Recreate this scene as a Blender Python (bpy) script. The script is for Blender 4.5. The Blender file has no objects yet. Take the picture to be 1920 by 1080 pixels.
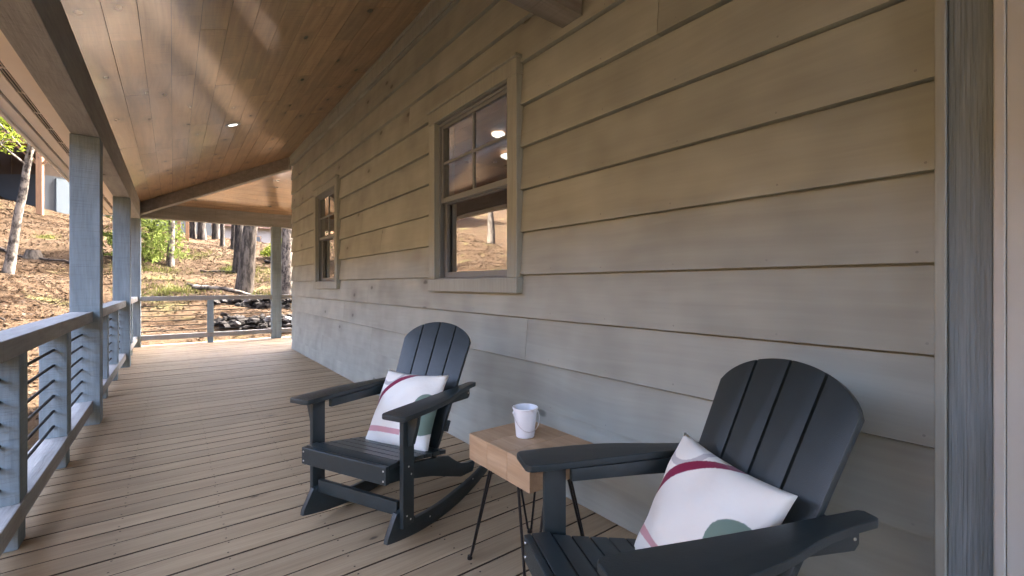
import bpy, bmesh, math, random
import numpy as np
from mathutils import Vector, Matrix, noise
rad = math.radians
random.seed(7)
rng = np.random.default_rng(7)
sc = bpy.context.scene
COL = sc.collection

# ------------------------------------------------------------------ camera
cam_d = bpy.data.cameras.new('camera')
cam = bpy.data.objects.new('camera', cam_d)
COL.objects.link(cam)
sc.camera = cam
cam.location = (0, 0, 1.2)
cam.rotation_euler = (rad(90), 0, -rad(37.418))
cam_d.sensor_width = 36
cam_d.lens = 830 / 1920 * 36
cam_d.shift_y = -6 / 1920
cam_d.clip_start = 0.02
cam_d.clip_end = 3000

# ------------------------------------------------------------------ sky, sun, exposure
SUN_AZ = rad(80)       # measured from +Y towards +X: the sun stands behind the house
SUN_EL = rad(52)
world = bpy.data.worlds.new('World')
sc.world = world
world.use_nodes = True
wn = world.node_tree
wn.nodes.clear()
sky = wn.nodes.new('ShaderNodeTexSky')
sky.sky_type = 'NISHITA'
sky.sun_disc = False
sky.sun_elevation = SUN_EL
sky.sun_rotation = SUN_AZ
sky.air_density = 0.55
sky.dust_density = 8.0
sky.ozone_density = 0.0
bg = wn.nodes.new('ShaderNodeBackground')
bg.inputs['Strength'].default_value = 0.125
wo = wn.nodes.new('ShaderNodeOutputWorld')
wn.links.new(sky.outputs[0], bg.inputs[0])
wn.links.new(bg.outputs[0], wo.inputs[0])
sun_d = bpy.data.lights.new('sun', 'SUN')
sun_d.energy = 3.3
sun_d.angle = rad(0.5)
sun_d.color = (1, 0.975, 0.93)
sun = bpy.data.objects.new('sun', sun_d)
COL.objects.link(sun)
sdir = Vector((math.sin(SUN_AZ) * math.cos(SUN_EL), math.cos(SUN_AZ) * math.cos(SUN_EL), math.sin(SUN_EL)))
sun.rotation_euler = sdir.to_track_quat('Z', 'Y').to_euler()
sun.location = sdir * 60
sc.view_settings.view_transform = 'Standard'
sc.view_settings.look = 'None'
sc.view_settings.gamma = 1
sc.view_settings.exposure = 5.0
sc.cycles.use_denoising = True
sc.cycles.max_bounces = 6
sc.cycles.diffuse_bounces = 4
sc.cycles.glossy_bounces = 3
sc.cycles.transparent_max_bounces = 6
sc.cycles.use_adaptive_sampling = True
sc.cycles.adaptive_threshold = .04
sc.cycles.caustics_reflective = False
sc.cycles.caustics_refractive = False
sc.cycles.sample_clamp_indirect = 6

# ------------------------------------------------------------------ node and mesh helpers
def nd(nt, typ, ins=None, **props):
    n = nt.nodes.new('ShaderNode' + typ)
    for k, v in props.items():
        setattr(n, k, v)
    for k, v in (ins or {}).items():
        s = n.inputs[k]
        if isinstance(v, bpy.types.NodeSocket):
            nt.links.new(v, s)
        else:
            s.default_value = v
    return n

def new_mat(name):
    m = bpy.data.materials.new(name)
    m.use_nodes = True
    nt = m.node_tree
    nt.nodes.clear()
    out = nt.nodes.new('ShaderNodeOutputMaterial')
    b = nt.nodes.new('ShaderNodeBsdfPrincipled')
    nt.links.new(b.outputs[0], out.inputs[0])
    return m, nt, b, out

def c4(c):
    return (c[0], c[1], c[2], 1)

def mixc(nt, fac, a, b, mode='MIX'):
    n = nt.nodes.new('ShaderNodeMix')
    n.data_type = 'RGBA'
    n.blend_type = mode
    for key, v in ((0, fac), (6, a), (7, b)):
        if isinstance(v, bpy.types.NodeSocket):
            nt.links.new(v, n.inputs[key])
        else:
            n.inputs[key].default_value = c4(v) if key else v
    return n.outputs[2]

def mth(nt, op, a, b=None, c=None, clamp=False):
    n = nt.nodes.new('ShaderNodeMath')
    n.operation = op
    n.use_clamp = clamp
    for i, v in enumerate((a, b, c)):
        if v is None:
            continue
        if isinstance(v, bpy.types.NodeSocket):
            nt.links.new(v, n.inputs[i])
        else:
            n.inputs[i].default_value = v
    return n.outputs[0]

def mrange(nt, v, a, b, c=0., d=1.):
    n = nd(nt, 'MapRange', {0: v, 1: a, 2: b, 3: c, 4: d})
    n.interpolation_type = 'SMOOTHSTEP'
    return n.outputs[0]

def wood(name, c1, c2, knot, grain=(0.6, 14, 14), rough=0.6, bump=0.25, knots=0.35, knot_scale=3.0,
         tone=0.12, saw=None, spec=0.4, blotch=0.18, fine=90, rough_var=0.12, knot_r=0.075, fine_amt=.25, coat=0., flat=None, knot_amt=.9, n3s=1.4):
    """stained or raw timber; grain = scale along x, y, z of the object (small value = along the fibres)"""
    m, nt, b, out = new_mat(name)
    tc = nd(nt, 'TexCoord').outputs['Object']
    oi = nd(nt, 'ObjectInfo').outputs['Random']
    off = nd(nt, 'CombineXYZ', {0: mth(nt, 'MULTIPLY', oi, 37.), 1: mth(nt, 'MULTIPLY', oi, 91.), 2: mth(nt, 'MULTIPLY', oi, 53.)}).outputs[0]
    co = nd(nt, 'VectorMath', {0: tc, 1: off}, operation='ADD').outputs[0]
    wob = nd(nt, 'TexNoise', {'Vector': co, 'Scale': 1.7, 'Detail': 0.}).outputs['Color']
    wobv = nd(nt, 'VectorMath', {0: wob, 1: (.09, .09, .09)}, operation='MULTIPLY').outputs[0]
    co2 = nd(nt, 'VectorMath', {0: co, 1: wobv}, operation='ADD').outputs[0]
    g = nd(nt, 'VectorMath', {0: co2, 1: grain}, operation='MULTIPLY').outputs[0]
    n1 = nd(nt, 'TexNoise', {'Vector': g, 'Scale': 1.6, 'Detail': 3., 'Roughness': .6}).outputs[0]
    co3 = nd(nt, 'VectorMath', {0: co, 1: nd(nt, 'VectorMath', {0: wob, 1: (.02, .02, .02)}, operation='MULTIPLY').outputs[0]}, operation='ADD').outputs[0]
    gf = nd(nt, 'VectorMath', {0: co3, 1: tuple(x * fine / 14 for x in grain)}, operation='MULTIPLY').outputs[0]
    n2 = nd(nt, 'TexNoise', {'Vector': gf, 'Scale': 1., 'Detail': 2., 'Roughness': .65}).outputs[0]
    n3 = nd(nt, 'TexNoise', {'Vector': co, 'Scale': n3s, 'Detail': 2., 'Roughness': .55}).outputs[0]
    base = mixc(nt, mrange(nt, n1, .3, .7), c1, c2)
    base = mixc(nt, mth(nt, 'MULTIPLY', mrange(nt, n2, .35, .75), fine_amt), base, knot)
    vs = tuple(knot_scale * (0.55 if x == min(grain) else 1.) for x in grain)
    kv = nd(nt, 'VectorMath', {0: co2, 1: vs}, operation='MULTIPLY').outputs[0]
    if flat is not None:      # knots lie in the plane of the board
        sp = nd(nt, 'SeparateXYZ', {0: kv})
        i, j = [q for q in range(3) if q != flat]
        kv = nd(nt, 'CombineXYZ', {0: sp.outputs[i], 1: sp.outputs[j], 2: 0.}).outputs[0]
    vo = nd(nt, 'TexVoronoi', {'Vector': kv, 'Scale': 1., 'Randomness': 1.}, voronoi_dimensions='2D' if flat is not None else '3D')
    kd = mth(nt, 'ADD', vo.outputs['Distance'], mth(nt, 'MULTIPLY', mth(nt, 'SUBTRACT', n2, .5), .05))
    keep = mth(nt, 'LESS_THAN', nd(nt, 'SeparateColor', {0: vo.outputs['Color']}).outputs[0], knots)
    kmask = mth(nt, 'MULTIPLY', mrange(nt, kd, knot_r, knot_r * .35), keep)
    halo = mth(nt, 'MULTIPLY', mrange(nt, kd, knot_r * 3.6, knot_r * .8), mth(nt, 'MULTIPLY', keep, .35 * min(1., knot_amt * 1.6)))
    base = mixc(nt, halo, base, knot)
    base = mixc(nt, mth(nt, 'MULTIPLY', kmask, knot_amt), base, tuple(x * .45 for x in knot))
    tonev = mth(nt, 'ADD', mth(nt, 'MULTIPLY', mth(nt, 'SUBTRACT', oi, .5), tone * 2), mth(nt, 'ADD', 1. - blotch * .5, mth(nt, 'MULTIPLY', n3, blotch)))
    rgb = nd(nt, 'CombineColor', {0: tonev, 1: tonev, 2: tonev}).outputs[0]
    base = mixc(nt, 1., base, rgb, 'MULTIPLY')
    nt.links.new(base, b.inputs['Base Color'])
    r = mth(nt, 'ADD', rough - rough_var * .5, mth(nt, 'MULTIPLY', n1, rough_var))
    nt.links.new(r, b.inputs['Roughness'])
    b.inputs['Specular IOR Level'].default_value = spec
    if coat:
        b.inputs['Coat Weight'].default_value = coat
        b.inputs['Coat IOR'].default_value = 4.2
        b.inputs['Coat Roughness'].default_value = .15
    h = n2
    if saw:
        sv = nd(nt, 'VectorMath', {0: co, 1: saw}, operation='MULTIPLY').outputs[0]
        sn = nd(nt, 'TexNoise', {'Vector': sv, 'Scale': 1., 'Detail': 1., 'Roughness': .7}).outputs[0]
        h = mth(nt, 'ADD', h, mth(nt, 'MULTIPLY', sn, .9))
        base2 = mixc(nt, mth(nt, 'MULTIPLY', mrange(nt, sn, .55, .72), .22), base, tuple(x * .5 for x in knot))
        nt.links.new(base2, b.inputs['Base Color'])
    bp = nd(nt, 'Bump', {'Height': h, 'Strength': bump, 'Distance': .006}).outputs[0]
    nt.links.new(bp, b.inputs['Normal'])
    return m

def plain(name, c, rough=.5, spec=.5, metal=0., nscale=40., namt=.12, bump=.0, bscale=300.):
    m, nt, b, out = new_mat(name)
    tc = nd(nt, 'TexCoord').outputs['Object']
    n = nd(nt, 'TexNoise', {'Vector': tc, 'Scale': nscale, 'Detail': 4., 'Roughness': .6}).outputs[0]
    v = mth(nt, 'ADD', 1 - namt, mth(nt, 'MULTIPLY', n, namt * 2))
    rgb = nd(nt, 'CombineColor', {0: v, 1: v, 2: v}).outputs[0]
    nt.links.new(mixc(nt, 1., c, rgb, 'MULTIPLY'), b.inputs['Base Color'])
    b.inputs['Roughness'].default_value = rough
    b.inputs['Specular IOR Level'].default_value = spec
    b.inputs['Metallic'].default_value = metal
    if bump:
        n2 = nd(nt, 'TexNoise', {'Vector': tc, 'Scale': bscale, 'Detail': 2.}).outputs[0]
        nt.links.new(nd(nt, 'Bump', {'Height': n2, 'Strength': bump, 'Distance': .002}).outputs[0], b.inputs['Normal'])
    return m

def emis(name, c, s):
    m, nt, b, out = new_mat(name)
    b.inputs['Base Color'].default_value = c4(c)
    b.inputs['Emission Color'].default_value = c4(c)
    b.inputs['Emission Strength'].default_value = s
    return m

def obj(name, me, mat=None, parent=None, loc=None, rot=None):
    o = bpy.data.objects.new(name, me)
    COL.objects.link(o)
    if mat is not None and me is not None:
        if isinstance(mat, (list, tuple)):
            if len(me.materials) == 0:
                for q in mat:
                    me.materials.append(q)
        elif len(me.materials) == 0:
            me.materials.append(mat)
    if parent is not None:
        o.parent = parent
    if loc is not None:
        o.location = loc
    if rot is not None:
        o.rotation_euler = rot
    return o

def thing(name, label, cat, loc=(0, 0, 0), rz=0., group=None):
    o = obj(name, None, None, None, loc, (0, 0, rz))
    o.empty_display_size = .1
    o['label'] = label
    o['category'] = cat
    if group:
        o['group'] = group
    return o

def tag(o, label, cat, group=None):
    o['label'] = label
    o['category'] = cat
    if group:
        o['group'] = group
    return o

def finish(bm, name, smooth=None):
    bmesh.ops.recalc_face_normals(bm, faces=bm.faces)
    me = bpy.data.meshes.new(name)
    bm.to_mesh(me)
    bm.free()
    if smooth is not None:
        me.shade_smooth()
        me.set_sharp_from_angle(angle=rad(smooth))
    return me

def add_box(bm, lo, hi, mat=None):
    vs = []
    for z in (lo[2], hi[2]):
        for x, y in ((lo[0], lo[1]), (hi[0], lo[1]), (hi[0], hi[1]), (lo[0], hi[1])):
            v = Vector((x, y, z))
            vs.append(bm.verts.new(mat @ v if mat is not None else v))
    for f in ((3, 2, 1, 0), (4, 5, 6, 7), (0, 1, 5, 4), (1, 2, 6, 5), (2, 3, 7, 6), (3, 0, 4, 7)):
        bm.faces.new([vs[i] for i in f])
    return vs

def box(name, lo, hi, bev=0.003, mat=None, seg=1):
    bm = bmesh.new()
    add_box(bm, lo, hi, mat)
    if bev:
        bmesh.ops.bevel(bm, geom=bm.edges[:], offset=bev, segments=seg, affect='EDGES', profile=.6)
    return finish(bm, name)

def boxes(name, lst, bev=0.0):
    bm = bmesh.new()
    for lo, hi in lst:
        add_box(bm, lo, hi)
    if bev:
        bmesh.ops.bevel(bm, geom=bm.edges[:], offset=bev, segments=1, affect='EDGES')
    return finish(bm, name)

def prism(name, poly, t0, t1, fn, bev=.003, seg=2):
    """poly: outline points (a, b); extruded from t0 to t1; fn(a, b, t) gives the point"""
    bm = bmesh.new()
    lo = [bm.verts.new(fn(a, b, t0)) for a, b in poly]
    hi = [bm.verts.new(fn(a, b, t1)) for a, b in poly]
    n = len(poly)
    f0 = bm.faces.new(lo)
    f1 = bm.faces.new(hi[::-1])
    for i in range(n):
        j = (i + 1) % n
        bm.faces.new((lo[j], lo[i], hi[i], hi[j]))
    bmesh.ops.recalc_face_normals(bm, faces=bm.faces)
    if bev:
        es = list(set(list(f0.edges) + list(f1.edges)))
        bmesh.ops.bevel(bm, geom=es, offset=bev, segments=seg, affect='EDGES', profile=.6)
    return finish(bm, name, 35)

def add_tube(bm, pts, rads, n=8, caps=True):
    rings = []
    pts = [Vector(p) for p in pts]
    up = Vector((.13, .31, .94)).normalized()
    for i, p in enumerate(pts):
        d = (pts[min(i + 1, len(pts) - 1)] - pts[max(i - 1, 0)]).normalized()
        if abs(d.dot(up)) > .97:
            up = Vector((.9, .2, .1)).normalized()
        a = d.cross(up).normalized()
        b = d.cross(a)
        r = rads[i] if isinstance(rads, (list, tuple)) else rads
        rings.append([bm.verts.new(p + (a * math.cos(k * math.tau / n) + b * math.sin(k * math.tau / n)) * r) for k in range(n)])
    for q, w in zip(rings, rings[1:]):
        for k in range(n):
            bm.faces.new((q[k], q[(k + 1) % n], w[(k + 1) % n], w[k]))
    if caps:
        bm.faces.new(rings[0][::-1])
        bm.faces.new(rings[-1])

def tube(name, pts, rads, n=8):
    bm = bmesh.new()
    add_tube(bm, pts, rads, n)
    return finish(bm, name, 50)

def lathe(name, prof, n=32):
    bm = bmesh.new()
    rings = []
    for r, z in prof:
        if r < 1e-6:
            rings.append([bm.verts.new((0, 0, z))])
        else:
            rings.append([bm.verts.new((r * math.cos(k * math.tau / n), r * math.sin(k * math.tau / n), z)) for k in range(n)])
    for q, w in zip(rings, rings[1:]):
        for k in range(n):
            l = (k + 1) % n
            if len(q) == 1 and len(w) == 1:
                continue
            if len(q) == 1:
                bm.faces.new((q[0], w[l], w[k]))
            elif len(w) == 1:
                bm.faces.new((q[k], q[l], w[0]))
            else:
                bm.faces.new((q[k], q[l], w[l], w[k]))
    return finish(bm, name, 35)

# ------------------------------------------------------------------ materials
M = {}
M['siding'] = wood('siding_stain', (.318, .342, .305), (.353, .379, .339), (.19, .205, .184), grain=(6, .5, 10), rough=.58, bump=.08,
                   knots=.28, knot_scale=2.6, tone=.05, blotch=.75, spec=.3, fine=60, knot_r=.07, fine_amt=.10, flat=0, knot_amt=.75, n3s=2.6)
M['trim'] = wood('trim_stain', (.312, .336, .300), (.346, .372, .333), (.19, .205, .184), grain=(10, 10, .6), rough=.6, bump=.12, knots=.1, tone=.03, spec=.3)
M['rough_trim'] = wood('rough_sawn_trim', (.20, .24, .255), (.265, .31, .33), (.10, .118, .125), grain=(40, 40, .3), rough=.75, bump=1.0, knots=.1, tone=.03, spec=.25, fine=50, fine_amt=.42)
M['cream'] = plain('cream_door_paint', (.50, .51, .48), rough=.5, nscale=6, namt=.06)
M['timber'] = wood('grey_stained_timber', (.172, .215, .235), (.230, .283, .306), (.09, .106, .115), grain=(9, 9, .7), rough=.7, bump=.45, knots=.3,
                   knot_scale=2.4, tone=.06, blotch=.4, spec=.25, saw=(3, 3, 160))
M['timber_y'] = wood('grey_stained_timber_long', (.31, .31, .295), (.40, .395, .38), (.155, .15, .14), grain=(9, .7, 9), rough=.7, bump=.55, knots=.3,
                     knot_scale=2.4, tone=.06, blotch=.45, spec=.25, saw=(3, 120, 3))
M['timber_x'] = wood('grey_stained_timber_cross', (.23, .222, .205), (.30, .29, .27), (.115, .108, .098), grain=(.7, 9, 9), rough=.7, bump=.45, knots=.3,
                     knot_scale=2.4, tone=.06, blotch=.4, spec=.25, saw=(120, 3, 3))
M['deck'] = wood('weathered_deck', (.365, .262, .155), (.440, .327, .200), (.15, .098, .052), grain=(.55, 16, 16), rough=.55, bump=.3, knots=.14,
                 knot_scale=4.5, tone=.08, blotch=.45, spec=.4, knot_r=.07, flat=2)
M['deck_edge'] = plain('board_gap_shade_and_dirt', (.06, .04, .026), rough=.9, nscale=12)  # gap shade and dirt painted on board sides and bevels
M['nail'] = plain('painted_nail_head', (.235, .25, .235), rough=.6)
M['ceil'] = wood('varnished_ceiling_board', (.30, .165, .072), (.44, .270, .135), (.06, .028, .012), grain=(14, .55, 14), rough=.35, bump=.12, fine_amt=.12, coat=1., knots=.32, flat=2,
                 knot_scale=4.2, tone=.16, blotch=.7, spec=.55, saw=(6, 70, 6), knot_r=.11)
M['ceil_x'] = wood('varnished_ceiling_board_cross', (.30, .165, .072), (.44, .270, .135), (.06, .028, .012), grain=(.55, 14, 14), rough=.35, bump=.12, fine_amt=.12, coat=1., knots=.32, flat=2,
                   knot_scale=4.2, tone=.16, blotch=.7, spec=.55, saw=(70, 6, 6), knot_r=.11)
M['soffit'] = plain('soffit_paint', (.85, .78, .70), rough=.6, nscale=4, namt=.07)
M['dark'] = plain('dark_recess', (.03, .026, .022), rough=.8)
M['roof'] = plain('roof_shingle', (.07, .065, .06), rough=.9, nscale=8, namt=.4)
M['rod'] = plain('black_rod', (.008, .009, .010), rough=.6, metal=.0, spec=.2)
M['hdpe'] = plain('charcoal_poly_lumber', (.021, .031, .034), rough=.36, spec=.5, nscale=25, namt=.25, bump=.35, bscale=420)
M['screw'] = plain('steel_screw', (.75, .75, .72), rough=.3, metal=1.)
M['iron'] = plain('black_iron', (.014, .014, .015), rough=.4, metal=.3)
M['bucket'] = plain('white_enamel', (.74, .77, .80), rough=.35, nscale=20, namt=.03)
M['wire'] = plain('handle_wire', (.62, .63, .64), rough=.35, metal=.8)
M['table'] = wood('acacia_block', (.41, .270, .155), (.50, .350, .215), (.20, .115, .055), grain=(12, .8, 12), rough=.5, bump=.15, knots=.15, knot_scale=6, tone=.02, spec=.4, blotch=.3)
M['sash'] = plain('dark_window_sash', (.21, .23, .235), rough=.45, nscale=10, namt=.1)
M['maroon'] = plain('maroon_room_wall', (.16, .03, .03), rough=.7, nscale=3, namt=.2)
M['room_wood'] = wood('room_ceiling_wood', (.34, .16, .07), (.42, .22, .10), (.12, .05, .02), grain=(14, .6, 14), rough=.5, bump=.1, knots=.3)
M['lamp'] = emis('lit_lens', (1, .93, .80), .2)
M['lamp_room'] = emis('lit_room_lamp', (1, .90, .76), .25)

def glass_mat():
    m, nt, b, out = new_mat('window_glass')
    nt.nodes.remove(b)
    tc = nd(nt, 'TexCoord').outputs['Object']
    n = nd(nt, 'TexNoise', {'Vector': tc, 'Scale': 2.2, 'Detail': 1.}).outputs[0]
    bp = nd(nt, 'Bump', {'Height': n, 'Strength': .06, 'Distance': .02}).outputs[0]
    fr = nd(nt, 'Fresnel', {'IOR': 1.7}).outputs[0]
    tr = nd(nt, 'BsdfTransparent', {0: (.86, .88, .87, 1)}).outputs[0]
    gl = nd(nt, 'BsdfGlossy', {'Roughness': .01, 'Normal': bp}).outputs[0]
    back = nd(nt, 'NewGeometry').outputs['Backfacing']      # thin pane: reflect once, at the outer face
    fac = mth(nt, 'MULTIPLY', mth(nt, 'MULTIPLY_ADD', fr, 1.0, .55, clamp=True), mth(nt, 'SUBTRACT', 1., back))
    mx = nd(nt, 'MixShader', {0: fac, 1: tr, 2: gl}).outputs[0]
    nt.links.new(mx, out.inputs[0])
    return m
M['glass'] = glass_mat()

def pillow_mat():
    """off-white cotton with woven print: maroon arc, pink band, sage shape, grey loop"""
    m, nt, b, out = new_mat('printed_pillow_cotton')
    uv = nd(nt, 'TexCoord').outputs['UV']
    nz = nd(nt, 'TexNoise', {'Vector': uv, 'Scale': 60., 'Detail': 2.}).outputs['Color']
    jit = nd(nt, 'VectorMath', {0: nz, 1: (.010, .010, 0)}, operation='MULTIPLY').outputs[0]
    p = nd(nt, 'VectorMath', {0: uv, 1: jit}, operation='ADD').outputs[0]
    def dist(cx, cy, sx=1., sy=1.):
        q = nd(nt, 'VectorMath', {0: p, 1: (-cx, -cy, 0)}, operation='ADD').outputs[0]
        q = nd(nt, 'VectorMath', {0: q, 1: (1 / sx, 1 / sy, 0)}, operation='MULTIPLY').outputs[0]
        return nd(nt, 'VectorMath', {0: q}, operation='LENGTH').outputs['Value']
    sep = nd(nt, 'SeparateXYZ', {0: p})
    X, Y = sep.outputs[0], sep.outputs[1]
    def band(v, c, w):
        return mrange(nt, mth(nt, 'ABSOLUTE', mth(nt, 'SUBTRACT', v, c)), w + .005, w - .005)
    col = (.82, .81, .74)
    grey = mth(nt, 'MULTIPLY', band(dist(.16, 1.0), .20, .026), 1.)
    grey = mth(nt, 'MULTIPLY', grey, mth(nt, 'LESS_THAN', X, .46))
    col = mixc(nt, grey, col, (.50, .49, .48))
    # maroon sweep: wide in the middle, tapering to both ends
    wv = mth(nt, 'SUBTRACT', .034, mth(nt, 'MULTIPLY', mth(nt, 'POWER', mth(nt, 'ABSOLUTE', mth(nt, 'SUBTRACT', X, .28)), 2.), .10))
    ad = mth(nt, 'ABSOLUTE', mth(nt, 'SUBTRACT', dist(1.0, .0), 1.08))
    arc = mth(nt, 'MULTIPLY', mrange(nt, mth(nt, 'SUBTRACT', ad, wv), .004, -.004), mth(nt, 'LESS_THAN', X, .70))
    arc = mth(nt, 'MULTIPLY', arc, mth(nt, 'GREATER_THAN', Y, .30))
    col = mixc(nt, arc, col, (.22, .022, .062))
    pink = mth(nt, 'MULTIPLY', band(mth(nt, 'ADD', Y, mth(nt, 'MULTIPLY', X, .02)), .215, .034), mth(nt, 'LESS_THAN', X, .62))
    col = mixc(nt, pink, col, (.60, .33, .34))
    leaf = mrange(nt, dist(.88, .46, .19, .25), 1.02, .98)
    col = mixc(nt, leaf, col, (.175, .25, .205))
    fine = nd(nt, 'TexNoise', {'Vector': uv, 'Scale': 260., 'Detail': 2.}).outputs[0]
    big = nd(nt, 'TexNoise', {'Vector': uv, 'Scale': 5., 'Detail': 3.}).outputs[0]
    nt.links.new(col, b.inputs['Base Color'])
    b.inputs['Roughness'].default_value = .9
    b.inputs['Specular IOR Level'].default_value = .1
    b.inputs['Sheen Weight'].default_value = .15
    h = mth(nt, 'ADD', mth(nt, 'MULTIPLY', fine, .25), mth(nt, 'MULTIPLY', big, 3.))
    nt.links.new(nd(nt, 'Bump', {'Height': h, 'Strength': .35, 'Distance': .006}).outputs[0], b.inputs['Normal'])
    return m
M['pillow'] = pillow_mat()

def ground_mat():
    m, nt, b, out = new_mat('leaf_litter_ground')
    tc = nd(nt, 'TexCoord').outputs['Object']
    n1 = nd(nt, 'TexNoise', {'Vector': tc, 'Scale': .55, 'Detail': 5., 'Roughness': .6}).outputs[0]
    n2 = nd(nt, 'TexNoise', {'Vector': tc, 'Scale': 7., 'Detail': 6., 'Roughness': .7}).outputs[0]
    n3 = nd(nt, 'TexNoise', {'Vector': tc, 'Scale': 26., 'Detail': 4., 'Roughness': .7}).outputs[0]
    col = mixc(nt, mrange(nt, n2, .35, .65), (0.0242, 0.0140, 0.0069), (0.0344, 0.0220, 0.0124))
    col = mixc(nt, mth(nt, 'MULTIPLY', mrange(nt, n3, .5, .68), .7), col, (0.0428, 0.0310, 0.0207))
    col = mixc(nt, mth(nt, 'MULTIPLY', mrange(nt, n3, .44, .30), .5), col, (0.021, 0.012, 0.007))
    col = mixc(nt, mth(nt, 'MULTIPLY', mrange(nt, n1, .56, .70), .5), col, (.085, .085, .03))
    nt.links.new(col, b.inputs['Base Color'])
    b.inputs['Roughness'].default_value = .95
    b.inputs['Specular IOR Level'].default_value = .05
    h = mth(nt, 'ADD', mth(nt, 'MULTIPLY', n2, 1.), mth(nt, 'MULTIPLY', n3, .5))
    nt.links.new(nd(nt, 'Bump', {'Height': h, 'Strength': .8, 'Distance': .12}).outputs[0], b.inputs['Normal'])
    return m
M['ground'] = ground_mat()
def bark(name, c1, c2, sc_=(9, 9, 2.2)):
    m, nt, b, out = new_mat(name)
    tc = nd(nt, 'TexCoord').outputs['Object']
    v = nd(nt, 'VectorMath', {0: tc, 1: sc_}, operation='MULTIPLY').outputs[0]
    n = nd(nt, 'TexNoise', {'Vector': v, 'Scale': 1., 'Detail': 6., 'Roughness': .7}).outputs[0]
    col = mixc(nt, mrange(nt, n, .38, .62), c1, c2)
    nt.links.new(col, b.inputs['Base Color'])
    b.inputs['Roughness'].default_value = .95
    b.inputs['Specular IOR Level'].default_value = .1
    nt.links.new(nd(nt, 'Bump', {'Height': n, 'Strength': .9, 'Distance': .05}).outputs[0], b.inputs['Normal'])
    return m
M['bark_grey'] = bark('grey_bark', (.018, .015, .012), (.075, .062, .049))
M['bark_pale'] = bark('pale_mottled_bark', (.016, .013, .011), (.125, .105, .084), (7, 7, 4))
M['bark_dark'] = bark('dark_bark', (.012, .010, .009), (.05, .042, .035))
def leafm(name, c, tr=.35):
    m, nt, b, out = new_mat(name)
    tc = nd(nt, 'TexCoord').outputs['Object']
    n = nd(nt, 'TexNoise', {'Vector': tc, 'Scale': 3., 'Detail': 3.}).outputs[0]
    col = mixc(nt, mrange(nt, n, .35, .65), tuple(x * .7 for x in c), tuple(min(1, x * 1.25) for x in c))
    nt.links.new(col, b.inputs['Base Color'])
    b.inputs['Roughness'].default_value = .9
    b.inputs['Specular IOR Level'].default_value = .06
    t = nd(nt, 'BsdfTranslucent', {0: col}).outputs[0]
    mx = nd(nt, 'MixShader', {0: tr, 1: b.outputs[0], 2: t}).outputs[0]
    nt.links.new(mx, out.inputs[0])
    return m
M['needle'] = leafm('spring_green_needles', (.062, .078, .016))
M['needle_dark'] = leafm('evergreen_needles', (.03, .05, .018))
M['leaf_new'] = leafm('yellow_green_leaf', (.085, .105, .012), .45)
M['leaf_dry'] = leafm('dry_leaf_pale', (0.0446, 0.0330, 0.0235), .2)
M['leaf_orange'] = leafm('dry_leaf_orange', (0.0344, 0.0200, 0.0110), .2)
M['leaf_brown'] = leafm('dry_leaf_brown', (0.0177, 0.0110, 0.0083), .2)
M['grass'] = leafm('grass_blade', (.055, .058, .014), .3)
M['stone'] = plain('dark_field_stone', (.011, .0095, .0085), rough=.95, spec=.08, nscale=9, namt=.5, bump=.8, bscale=20)
M['stone_pale'] = plain('pale_field_stone', (.085, .078, .072), rough=.95, spec=.08, nscale=9, namt=.2, bump=.8, bscale=20)
M['cedar'] = wood('cedar_post', (.12, .058, .024), (.155, .082, .036), (.06, .028, .012), grain=(9, 9, .7), rough=.7, bump=.2, knots=.2)
M['block'] = plain('grey_concrete_block', (.030, .033, .036), rough=.9, spec=.1, nscale=3, namt=.12)
M['brown_wall'] = plain('brown_batten_wall', (.032, .022, .015), rough=.9, spec=.1, nscale=5, namt=.15)
M['white_wall'] = plain('pale_far_wall', (.22, .21, .20), rough=.8, spec=.1, nscale=2, namt=.06)
M['far_roof'] = plain('brown_far_roof', (.14, .09, .07), rough=.9, nscale=4, namt=.2)
M['door_white'] = plain('white_door', (.075, .088, .095), rough=.6, spec=.1, nscale=4, namt=.05)
M['far_glass'] = plain('far_window_glass', (.05, .06, .07), rough=.1, nscale=2)

# ------------------------------------------------------------------ dimensions of the porch
BZ = 2.47                  # underside of the eave beam
WX = 1.76                  # wall face
PX0, PX1 = -.69, -.50      # posts, outer and inner face
Y0, YC, YF = -3.6, 9.1, 11.1   # start of porch, house corner, far railing line
CZ, CS = 2.78, .363        # ceiling height at the beam and its rise
FS = (CZ + CS * (WX + .5) - CZ) / (YF - YC)
def ceil_z(x):
    return CZ + CS * (x + .5)
def hip_y(x):
    return YF - (x + .5) * (YF - YC) / (WX + .5)
def far_z(y):
    return CZ + FS * (YF - y)

# ------------------------------------------------------------------ terrain
def soft(d, w):
    return w * np.log1p(np.exp(np.clip(d / w, -40, 40)))
def gz(x, y):
    x = np.asarray(x, float)
    y = np.asarray(y, float)
    a = soft(-x - 2.5, 1.5)
    b = soft(y - 11.5, .8)
    Mx = 5.3 + .55 * soft(-x, 1.5)
    r = Mx - soft(Mx - .265 * b, .5)
    z = -1.2 + 7 * (1 - np.exp(-.2 * a / 7)) + r
    amp = 1 / (1 + np.exp(-(np.maximum(-x - 1.5, y - 12.5)) * 1.5))
    z = z + amp * (.10 * np.sin(1.3 * x + .7 * y) + .07 * np.sin(2.1 * y - 1.1 * x + 1) + .04 * np.sin(4.3 * x + 2) * np.sin(3.7 * y))
    return z
def gzf(x, y):
    return float(gz(x, y))

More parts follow.
